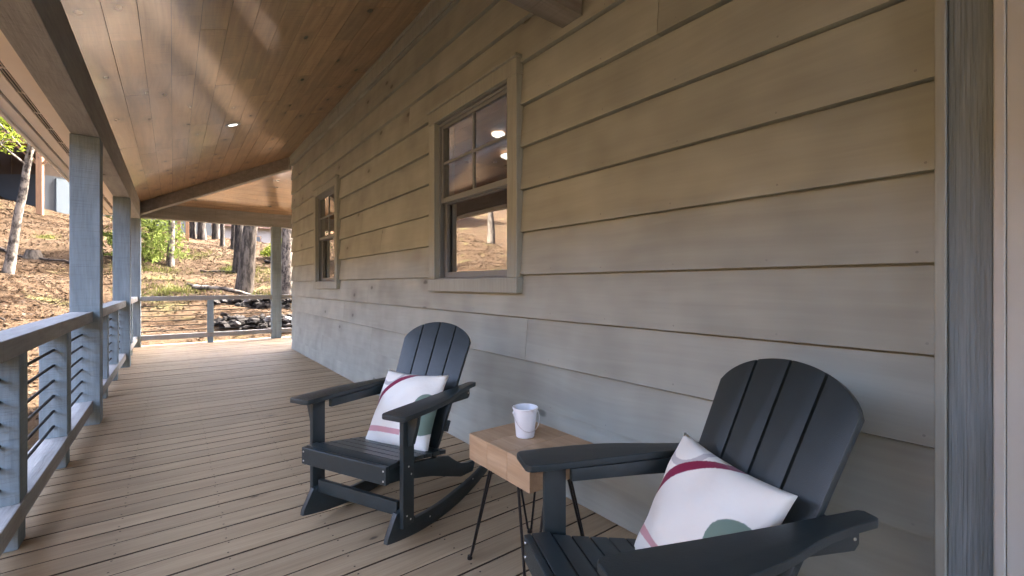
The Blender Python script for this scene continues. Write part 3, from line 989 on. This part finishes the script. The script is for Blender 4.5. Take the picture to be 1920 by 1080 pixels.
# ------------------------------------------------------------------ pillows
def pillow_mesh(sz, th, seed):
    n = 29
    bm = bmesh.new()
    uvl = bm.loops.layers.uv.new('UVMap')
    rs = random.Random(seed)
    ph = [rs.uniform(0, 6.28) for _ in range(4)]
    def pt(i, j, side):
        u, v = -1 + 2 * i / (n - 1), -1 + 2 * j / (n - 1)
        uu = u * (1 - .085 * (1 - v * v) * abs(u) ** 1.5)
        vv = v * (1 - .085 * (1 - u * u) * abs(v) ** 1.5)
        t = max(0., (1 - u * u)) ** .55 * max(0., (1 - v * v)) ** .55
        crease = .010 * math.sin(5 * u + ph[0]) * math.sin(4 * v + ph[1]) * t + .006 * math.sin(11 * u * v + ph[2]) * t
        d = side * (th / 2 * t) + crease + .006 * side * (abs(u) > .999 or abs(v) > .999)
        return Vector((d, uu * sz / 2, vv * sz / 2)), ((u + 1) / 2, (v + 1) / 2)
    for side in (1, -1):
        vs = {}
        uvs = {}
        for i in range(n):
            for j in range(n):
                p, t = pt(i, j, side)
                vs[i, j] = bm.verts.new(p)
                uvs[i, j] = t
        for i in range(n - 1):
            for j in range(n - 1):
                k = [(i, j), (i + 1, j), (i + 1, j + 1), (i, j + 1)]
                if side < 0:
                    k = k[::-1]
                f = bm.faces.new([vs[q] for q in k])
                for lp, q in zip(f.loops, k):
                    lp[uvl].uv = uvs[q]
    bmesh.ops.remove_doubles(bm, verts=bm.verts[:], dist=.0125)
    me = finish(bm, 'pillow')
    me.shade_smooth()
    return me
def pillow(loc, yaw, lean, roll, label, seed, sz=.44, th=.15):
    R = Matrix.Rotation(yaw, 4, 'Z') @ Matrix.Rotation(lean, 4, 'Y') @ Matrix.Rotation(roll, 4, 'X')
    o = obj('throw_pillow', pillow_mesh(sz, th, seed), M['pillow'])
    o.matrix_world = Matrix.Translation(loc) @ R
    tag(o, label, 'pillow', 'printed throw pillows')
    return o
def in_chair(Fr, a, s, w, z):
    f = Vector((math.cos(a), math.sin(a), 0))
    l = Vector((-math.sin(a), math.cos(a), 0))
    return Fr - f * s + l * w + Vector((0, 0, z))
pillow(in_chair(F1, A1, .45, .0, .505), A1, -.50, .02, 'white printed pillow on the chair farther from the camera', 1)
pillow(in_chair(F2, A2, .46, -.01, .497), A2 + .05, -.46, -.06, 'white printed pillow on the nearest chair at the bottom right', 2, .43)

# ------------------------------------------------------------------ side table and bucket
TX0, TX1, TY0, TY1, TZ = 1.03, 1.37, 1.24, 1.655, .55
tb = thing('side_table', 'square wooden block side table on thin black legs between the chairs', 'side table', ((TX0 + TX1) / 2, (TY0 + TY1) / 2, 0))
tw, tl = (TX1 - TX0) / 2, (TY1 - TY0) / 2
third = tl * 2 / 3
for k in range(3):
    obj('table_board', box('table_board', (-tw, -tl + k * third + .0003, TZ - .112), (tw, -tl + (k + 1) * third - .0003, TZ), .003, seg=2), M['table'], tb)
for sx in (-1, 1):
    for sy in (-1, 1):
        foot = Vector((sx * (tw - .0), sy * (tl - .005), .006))
        a = Vector((sx * (tw - .035), sy * (tl - .115), TZ - .114))
        b = Vector((sx * (tw - .115), sy * (tl - .035), TZ - .114))
        bm = bmesh.new()
        add_tube(bm, [a, foot + Vector((0, -sy * .012, .02)), foot, foot + Vector((-sx * .012, 0, .02)), b], .0055, 8)
        lg = obj('hairpin_leg', finish(bm, 'hairpin_leg', 60), M['iron'], tb)
        obj('foot_cap', lathe('foot_cap', [(0, 0.001), (.011, .001), (.012, .004), (.010, .016), (0, .018)], 14), M['iron'], lg, (foot.x, foot.y, 0))
        obj('mount_plate', box('mount_plate', (min(a.x, b.x) - .012, min(a.y, b.y) - .012, TZ - .1155), (max(a.x, b.x) + .012, max(a.y, b.y) + .012, TZ - .1125), 0), M['iron'], lg)
bk = thing('metal_bucket', 'small white metal bucket with wire handle on the side table', 'bucket', (1.20, 1.475, TZ + .001), rad(-20))
obj('body', lathe('body', [(0, 0), (.037, 0), (.039, .002), (.0395, .005), (.0515, .118), (.0545, .119), (.0555, .122), (.0545, .125), (.052, .126), (.0500, .124), (.0385, .008), (0, .007)], 40), M['bucket'], bk)
hp = []
for t in np.linspace(0, math.pi, 17):
    hp.append((.057 * math.cos(t) * 1.0, -.052 * math.sin(t) ** .8 - .008, .104 - .070 * math.sin(t)))
obj('handle', tube('handle', hp, .0016, 6), M['wire'], bk)
for sg in (-1, 1):
    obj('ear', lathe('ear', [(0, .004), (.005, .0035), (.007, 0), (0, 0)], 12), M['bucket'], bk, (sg * .0535, 0, .104), (0, rad(90) * sg, 0))

# ------------------------------------------------------------------ things on the hillside
def tree(name, x, y, h, r, pts_fn, bmat, label, group, limbs, crown=None, seed=0, n=12):
    rs = random.Random(seed)
    z0 = gzf(x, y)
    t = thing(name, label, 'tree', (x, y, z0), 0, group)
    bm = bmesh.new()
    N = 14
    P, R = [], []
    for k in range(N):
        f = k / (N - 1)
        dx, dy = pts_fn(f * h)
        P.append(Vector((dx + rs.uniform(-.02, .02) * (k > 0), dy + rs.uniform(-.02, .02) * (k > 0), -.35 + f * (h + .35))))
        R.append(r * (1.28 if k == 0 else 1.08 if k == 1 else 1.) * (1 - .72 * f))
    add_tube(bm, P, R, n)
    tips = []
    for q in range(limbs):
        f = rs.uniform(.38, .97)
        i = min(N - 2, int(f * (N - 1)))
        base = P[i].lerp(P[i + 1], f * (N - 1) - i)
        az = rs.uniform(0, math.tau)
        ln = h * rs.uniform(.12, .26) * (1.2 - f * .6)
        d = Vector((math.cos(az), math.sin(az), rs.uniform(.25, .8))).normalized()
        p1 = base + d * ln * .5 + Vector((0, 0, rs.uniform(-.1, .25)))
        p2 = p1 + (d + Vector((rs.uniform(-.4, .4), rs.uniform(-.4, .4), .3))).normalized() * ln * .5
        r0 = R[i] * .42
        add_tube(bm, [base, p1, p2], [r0, r0 * .55, r0 * .15], 6)
        tips += [p1, p2]
        for _ in range(2):
            p3 = p1 + Vector((rs.uniform(-1, 1), rs.uniform(-1, 1), rs.uniform(0, .8))).normalized() * ln * .4
            add_tube(bm, [p1, p3], [r0 * .35, r0 * .08], 4)
            tips.append(p3)
    obj('trunk', finish(bm, 'trunk', 60), bmat, t)
    if crown:
        mat, cnt, size, spread = crown
        C = []
        for p in tips:
            for _ in range(cnt):
                C.append((p + Vector((rs.gauss(0, spread), rs.gauss(0, spread), rs.gauss(0, spread * .6))), size * rs.uniform(.6, 1.4)))
        obj('crown', leaf_cards('crown', C, rs), mat, t)
    return t
def leaf_cards(name, C, rs, flat=0.):
    vs, fs = [], []
    for p, s in C:
        a = Vector((rs.gauss(0, 1), rs.gauss(0, 1), rs.gauss(0, 1) * (1 - flat))).normalized()
        b = a.cross(Vector((rs.gauss(0, 1), rs.gauss(0, 1), rs.gauss(0, 1))))
        if b.length < 1e-4:
            continue
        b.normalize()
        k = len(vs)
        vs += [tuple(p - a * s), tuple(p + b * s * .32), tuple(p + a * s), tuple(p - b * s * .32)]
        fs.append((k, k + 1, k + 2, k + 3))
    me = bpy.data.meshes.new(name)
    me.from_pydata(vs, [], fs)
    return me
CR, SR = .794, -.607     # sideways direction of the leaning trunks
G = 'trees on the hillside'
def lean(k, bend=0.):
    return lambda z: (CR * (k * z + bend * z * z), SR * (k * z + bend * z * z))
tl_ = tree('leaning_tree', -4.16, 20.56, 9.0, .125, lean(.20), M['bark_pale'], 'thin pale leaning tree at the left edge below the neighbouring house', G, 14, (M['leaf_new'], 10, .10, .3), 11)
tree('large_tree', 2.09, 19.53, 15, .27, lean(.115), M['bark_grey'], 'thick grey trunk just left of the far post', G, 16, (M['needle_dark'], 4, .12, .4), 12, 16)
tree('dark_tree', 2.24, 22.6, 15, .20, lean(.035), M['bark_dark'], 'dark trunk right behind the thick grey trunk', G, 14, (M['needle_dark'], 4, .12, .4), 13)
tree('mottled_tree', 3.44, 18.6, 14, .24, lean(.01), M['bark_pale'], 'black and white mottled trunk right of the far post', G, 14, (M['needle_dark'], 4, .12, .4), 14)
tree('young_pine', -.12, 23.6, 10, .13, lean(.03), M['bark_pale'], 'bright green young pine behind the corner post', G, 10, None, 15)
for i, (x, y, r, k, lab) in enumerate([
        (.84, 31.2, .17, .05, 'dark trunk beside the two orange posts on the crest'),
        (1.30, 30.9, .20, -.01, 'second dark trunk right of the orange posts'),
        (2.03, 32.0, .19, .015, 'third dark trunk in the crest row'),
        (2.10, 28.6, .10, .0, 'thin dark trunk before the pale far building'),
        (2.55, 28.2, .11, .02, 'dark curved trunk near the middle of the crest'),
        (2.45, 25.0, .05, .0, 'slender bare sapling left of the dark trunk'),
        (3.9, 24.5, .045, .0, 'slender bare sapling right of the thick trunk'),
        (3.5, 21.0, .035, .02, 'thin whip of a sapling close to the far post')]):
    tree('forest_tree', x, y, 13 if r > .08 else 6, r, lean(k), M['bark_dark'], lab, G, 12 if r > .08 else 6,
         (M['needle_dark'], 4, .12, .4) if r > .15 else (M['leaf_dry'], 2, .08, .3), 30 + i, 9)
# trees out of view whose shadows cross the slope
for i, (x, y, r) in enumerate([(9.5, 17.5, .22), (11.5, 21.0, .2), (8.0, 24.5, .2), (14, 14.5, .25), (7.0, 28, .2), (13, 27, .22), (-13, 24, .2), (-9, 15, .2)]):
    tree('forest_tree', x, y, 15, r, lean(.02 * (i % 3)), M['bark_grey'], ['tall tree standing beyond the house to the right', 'tall tree on the slope left of the view'][x < 0], 'trees beside the view', 12,
         (M['needle_dark'], 3, .12, .4), 60 + i, 9)
for i, (x, y, r, k) in enumerate([(4.6, 17.6, .15, .02), (5.6, 19.3, .18, .0), (5.2, 21.6, .14, .03), (6.4, 23.4, .17, -.01), (5.0, 26.0, .15, .02), (7.5, 20.4, .17, .01)]):
    tree('forest_tree', x, y, 17, r, lean(k), M['bark_grey'], 'tall bare tree hidden behind the house corner', 'bare trees behind the house', 5, None, 90 + i, 9)
# bright needles of the young pine, in drooping tiers
rs = random.Random(5)
C = []
z0 = gzf(-.12, 23.6)
for q in range(520):
    hz = rs.uniform(.75, 8.0)
    az = rs.uniform(0, math.tau)
    rr = (1.55 - .13 * hz) * rs.uniform(.15, 1)
    c = Vector((math.cos(az) * rr - .5, math.sin(az) * rr, hz - .12 * rr)) + Vector((-.45, .1, -.35))
    for _ in range(26):
        C.append((c + Vector((rs.gauss(0, .17), rs.gauss(0, .17), rs.gauss(0, .10))), rs.uniform(.06, .13)))
yp = [o for o in bpy.data.objects if o.name.startswith('young_pine')][0]
obj('crown', leaf_cards('crown', C, rs), M['needle'], yp)
# leafy boughs reaching in front of the neighbouring house
C = []
for c, sp, cnt in (((-.35, .1, 4.15), (.38, .3, .13), 420), ((-.05, .1, 4.85), (.40, .3, .14), 420), ((-1.0, .2, 4.4), (.6, .4, .3), 400), ((.2, .4, 6.3), (.9, .9, .6), 500)):
    for _ in range(cnt):
        C.append((Vector(c) + Vector((rs.gauss(0, sp[0]), rs.gauss(0, sp[1]), rs.gauss(0, sp[2]))), rs.uniform(.05, .11)))
obj('leafy_bough', leaf_cards('leafy_bough', C, rs, .5), M['leaf_new'], tl_)

# stump
sx_, sy_ = -4.02, 23.2
st = thing('tree_stump', 'cut stump lying in the leaf litter right of the leaning tree', 'stump', (sx_, sy_, gzf(sx_, sy_)))
obj('stump_body', lathe('stump_body', [(.0, -.1), (.33, -.1), (.25, .08), (.20, .25), (.19, .30), (0, .30)], 14), M['bark_grey'], st)
obj('cut_face', lathe('cut_face', [(0, .303), (.175, .303), (.185, .301), (0, .3005)], 14), M['leaf_dry'], st)

# orange posts on the crest
for x, y, lab in ((.24, 29.3, 'left one of the two orange wooden posts on the crest'), (.60, 29.6, 'right one of the two orange wooden posts on the crest')):
    z = gzf(x, y)
    tag(obj('wooden_post', box('wooden_post', (-.075, -.075, -.3), (.075, .075, 4.5), .006), M['cedar'], None, (x, y, z)), lab, 'post', 'orange wooden posts')

# fallen branches and logs
def branch(name, pts, r, mat, label):
    P = []
    for k in range(9):
        f = k / 8
        x = pts[0][0] + (pts[1][0] - pts[0][0]) * f + random.uniform(-.05, .05)
        y = pts[0][1] + (pts[1][1] - pts[0][1]) * f + random.uniform(-.05, .05)
        P.append((x, y, gzf(x, y) + r * .6 + random.uniform(0, .04)))
    tag(obj(name, tube(name, P, [r * (1 - .5 * k / 8) for k in range(9)], 8), mat), label, 'log' if r > .05 else 'branch', 'fallen wood on the slope')
branch('fallen_log', ((.55, 19.6), (2.3, 18.9)), .10, M['bark_pale'], 'pale fallen log lying left of the thick trunk')
branch('fallen_branch', ((.9, 23.2), (2.1, 22.4)), .045, M['bark_dark'], 'dark fallen branch halfway up the far slope')
branch('fallen_branch', ((.4, 20.2), (1.2, 19.4)), .04, M['bark_dark'], 'dark fallen branch above the far railing')
branch('fallen_branch', ((-4.6, 17.2), (-3.2, 15.9)), .035, M['bark_dark'], 'crooked dark stick low on the left slope')
branch('fallen_branch', ((-5.3, 24.0), (-2.4, 22.0)), .05, M['bark_dark'], 'long dark branch across the left slope')

# stone wall below the big tree
def rock_mesh(seed):
    bm = bmesh.new()
    bmesh.ops.create_icosphere(bm, subdivisions=1, radius=1)
    for v in bm.verts:
        n = noise.noise(v.co * 1.9 + Vector((seed * 7.1, seed * 3.3, 0)))
        v.co *= 1 + .75 * n
        v.co.x *= 1.25
        v.co.z *= .68
    return finish(bm, 'stone')
rocks = [rock_mesh(k) for k in range(4)]
rocks_pale = rocks[0].copy()
def stone_row(label, ax, ay, bx_, by_, n, hmax, seed):
    rs = random.Random(seed)
    w = thing('stone_wall', label, 'stone wall', ((ax + bx_) / 2, (ay + by_) / 2, gzf((ax + bx_) / 2, (ay + by_) / 2)), 0, 'rough stone walls on the slope')
    off = w.location.copy()
    for k in range(n):
        f = rs.random()
        x = ax + (bx_ - ax) * f + rs.gauss(0, .08)
        y = ay + (by_ - ay) * f + rs.gauss(0, .16)
        s = rs.uniform(.06, .17)
        z = gzf(x, y) + rs.uniform(0, hmax * (.35 + .65 * f))
        pale = rs.random() < .07
        o = obj('stone', rocks_pale if pale else rocks[rs.randrange(4)], M['stone_pale'] if pale else M['stone'], w, Vector((x, y, z)) - off, (rs.uniform(-.4, .4), rs.uniform(-.4, .4), rs.uniform(0, 6.28)))
        o.scale = (s, s, s)
stone_row('upper row of dark piled stones seen through the far railing', 1.15, 18.1, 3.3, 17.6, 110, .40, 3)
stone_row('lower row of dark piled stones just beyond the far railing', 1.0, 15.7, 3.2, 15.2, 110, .40, 4)
stone_row('dark stones below the green shrub on the far slope', 3.7, 24.6, 5.4, 24.2, 24, .4, 6)
# shrub above those stones
C = []
sh = thing('shrub', 'yellow green shrub above the stones on the far slope', 'shrub', (4.5, 25.6, gzf(4.5, 25.6)))
for _ in range(1500):
    a, q = rs.uniform(0, math.tau), rs.random() ** .5
    C.append((Vector((math.cos(a) * q * 1.0, math.sin(a) * q * .8, .35 + rs.random() * (1 - q * q) * .85 + rs.gauss(0, .06))), rs.uniform(.05, .10)))
obj('foliage', leaf_cards('foliage', C, rs), M['leaf_new'], sh)
bm = bmesh.new()
for k in range(6):
    a = k * 1.05
    add_tube(bm, [(0, 0, -.1), (math.cos(a) * .3, math.sin(a) * .25, .4), (math.cos(a) * .6, math.sin(a) * .5, .8)], [.03, .02, .008], 5)
obj('stem', finish(bm, 'stem'), M['bark_dark'], sh)

# neighbouring house uphill on the left
NZ = 5.0
nh = thing('neighbour_house', 'brown house with grey block base and timber deck uphill at the left edge', 'house', (-5.49, 33.2, NZ))
ax_, bx2 = Vector((-.80, .60, 0)), Vector((.94, .34, 0))       # the two faces of the house
dx_, dy_ = Vector((-.985, .17, 0)), Vector((.17, .985, 0))     # along and across its deck
def nbox(nm, a0, a1, b0, b1, z0, z1, mat, parent=nh, A=ax_, B=bx2):
    bm = bmesh.new()
    vs = [bm.verts.new(A * a + B * b + Vector((0, 0, z))) for z in (z0, z1) for a, b in ((a0, b0), (a1, b0), (a1, b1), (a0, b1))]
    for f in ((3, 2, 1, 0), (4, 5, 6, 7), (0, 1, 5, 4), (1, 2, 6, 5), (2, 3, 7, 6), (3, 0, 4, 7)):
        bm.faces.new([vs[i] for i in f])
    return obj(nm, finish(bm, nm), mat, parent)
nbox('block_base', 0, 9, 0, 8, -2.5, 1.95, M['block'])
nbox('upper_wall', .03, 9, .03, 8, 1.951, 7.0, M['brown_wall'])
for k in range(12):
    nbox('batten', .0 + k * .75, .05 + k * .75, -.0, .028, 1.96, 6.9, M['brown_wall'])
nbox('corner_board', -.03, .10, -.03, .10, 1.96, 7.0, M['block'])
dr = nbox('door', -.06, -.002, .55, 1.15, -.1, 1.85, M['door_white'])
nbox('door_frame', -.05, -.001, 1.152, 1.22, -.1, 1.94, M['white_wall'], dr)
wn_ = nbox('window', 1.2, 2.6, -.03, .028, 4.6, 5.9, M['white_wall'])
nbox('pane', 1.3, 2.5, -.04, -.031, 4.7, 5.8, M['far_glass'], wn_)
nbox('roof', -3.0, 9, -3.4, 7, 7.3, 7.5, M['roof'], nh, dx_, dy_)
nbox('deck_slab', -.9, 6.5, -2.3, -.05, 3.25, 3.45, M['cedar'], nh, dx_, dy_)
nbox('deck_beam', -.9, 6.5, -2.2, -2.05, 2.95, 3.249, M['cedar'], nh, dx_, dy_)
for a in (-.72, 1.3, 4.6):
    z = gzf(*(nh.location + dx_ * a + dy_ * -2.1).xy) - NZ - .4
    p = nbox('deck_post', a - .11, a + .11, -2.24, -2.02, z, 6.9, M['cedar'], nh, dx_, dy_)
    for sg in (-1, 1):
        b0, b1 = dx_ * (a + sg * .11) + dy_ * -2.12 + Vector((0, 0, 2.1)), dx_ * (a + sg * .85) + dy_ * -2.12 + Vector((0, 0, 2.94))
        obj('brace', tube('brace', [b0, b1], .085, 4), M['cedar'], p)
nbox('deck_rail', -.9, 6.5, -2.27, -2.17, 4.35, 4.45, M['brown_wall'], nh, dx_, dy_)
for k in range(37):
    nbox('baluster', -.8 + k * .195, -.77 + k * .195, -2.24, -2.20, 3.452, 4.348, M['iron'], nh, dx_, dy_)

# pale building and woods beyond the crest
fb = thing('far_building', 'long pale building with low brown roof beyond the crest', 'building', (0, 52, gzf(5, 52)))
obj('wall', box('wall', (.5, 0, -1), (17, 7, 3.0), 0), M['white_wall'], fb)
rf = obj('roof', quadprism('roof', [(0, -.6, 2.95), (17.5, -.6, 2.95), (17.5, 3.5, 4.6), (0, 3.5, 4.6)], .2), M['far_roof'], fb)
obj('roof', quadprism('roof_back', [(0, 3.5, 4.6), (17.5, 3.5, 4.6), (17.5, 7.6, 2.95), (0, 7.6, 2.95)], .2), M['far_roof'], fb)
for k in range(4):
    w_ = obj('window', box('window', (0, -.05, .9), (1.4, -.001, 2.2), 0), M['far_roof'], fb, (2.2 + 3.6 * k, 0, 0))
    obj('pane', box('pane', (.12, -.07, 1.0), (1.28, -.051, 2.1), 0), M['far_glass'], w_)
rw = random.Random(99)
for k in range(26):
    x = rw.uniform(-22, 24)
    y = rw.uniform(40, 50) if x < -1 else rw.uniform(62, 85)
    tree('distant_tree', x, y, rw.uniform(11, 16), rw.uniform(.13, .22), lean(rw.uniform(-.03, .03)), M['bark_dark'],
         'bare trunked tree in the woods far beyond the crest', 'trees of the far woods', 9, (M['needle_dark'], 10, .35, .9), 200 + k, 7)

# leaf litter and grass
nL = 90000
lx = rng.uniform(-13, 7, nL)
ly = 10.5 + 25 * rng.random(nL) ** 1.1
ok = ~((lx > -1.3) & (ly < 12.2))
lx, ly = lx[ok], ly[ok]
lz = gz(lx, ly) + .014
n = len(lx)
ang = rng.uniform(0, math.tau, n)
ti = rng.normal(0, .28, n)
tj = rng.normal(0, .28, n)
s = rng.uniform(.02, .055, n)
ca, sa = np.cos(ang), np.sin(ang)
c = np.stack([lx, ly, lz], 1)
u = np.stack([ca, sa, ti], 1) * s[:, None]
v = np.stack([-sa, ca, tj], 1) * s[:, None] * .6
vv = np.stack([c - u, c + v, c + u, c - v], 1).reshape(-1, 3)
me = bpy.data.meshes.new('fallen_leaves')
me.from_pydata(vv.tolist(), [], np.arange(4 * n).reshape(-1, 4).tolist())
for k in ('leaf_orange', 'leaf_dry', 'leaf_brown'):
    me.materials.append(M[k])
me.polygons.foreach_set('material_index', rng.choice(3, n, p=[.5, .4, .1]).astype(np.int32))
fl = obj('fallen_leaves', me)
fl['kind'] = 'stuff'
fl['label'] = 'dry brown and orange leaves covering the hillside'
fl['category'] = 'leaves'
# grass tufts
vs, fs = [], []
for (cx, cy, rx, ry, cnt) in ((-.2, 19.3, .9, .8, 900), (2.0, 23.0, .4, .5, 350), (3.0, 18.9, .7, .6, 500), (-4.2, 26.5, .3, .3, 150), (-.8, 22.4, 1.2, .8, 700), (.7, 25.5, .8, .8, 300), (3.2, 22, .8, 1, 400)):
    for _ in range(cnt):
        x, y = cx + rs.gauss(0, rx * .6), cy + rs.gauss(0, ry * .6)
        z = gzf(x, y)
        h = rs.uniform(.06, .17)
        a = rs.uniform(0, math.tau)
        k = len(vs)
        dx, dy = math.cos(a) * .012, math.sin(a) * .012
        vs += [(x - dx, y - dy, z), (x + dx, y + dy, z), (x + rs.gauss(0, .05), y + rs.gauss(0, .05), z + h)]
        fs.append((k, k + 1, k + 2))
me = bpy.data.meshes.new('grass')
me.from_pydata(vs, [], fs)
gr = obj('grass', me, M['grass'])
gr['kind'] = 'stuff'
gr['label'] = 'sparse yellow green grass tufts between the leaves'
gr['category'] = 'grass'
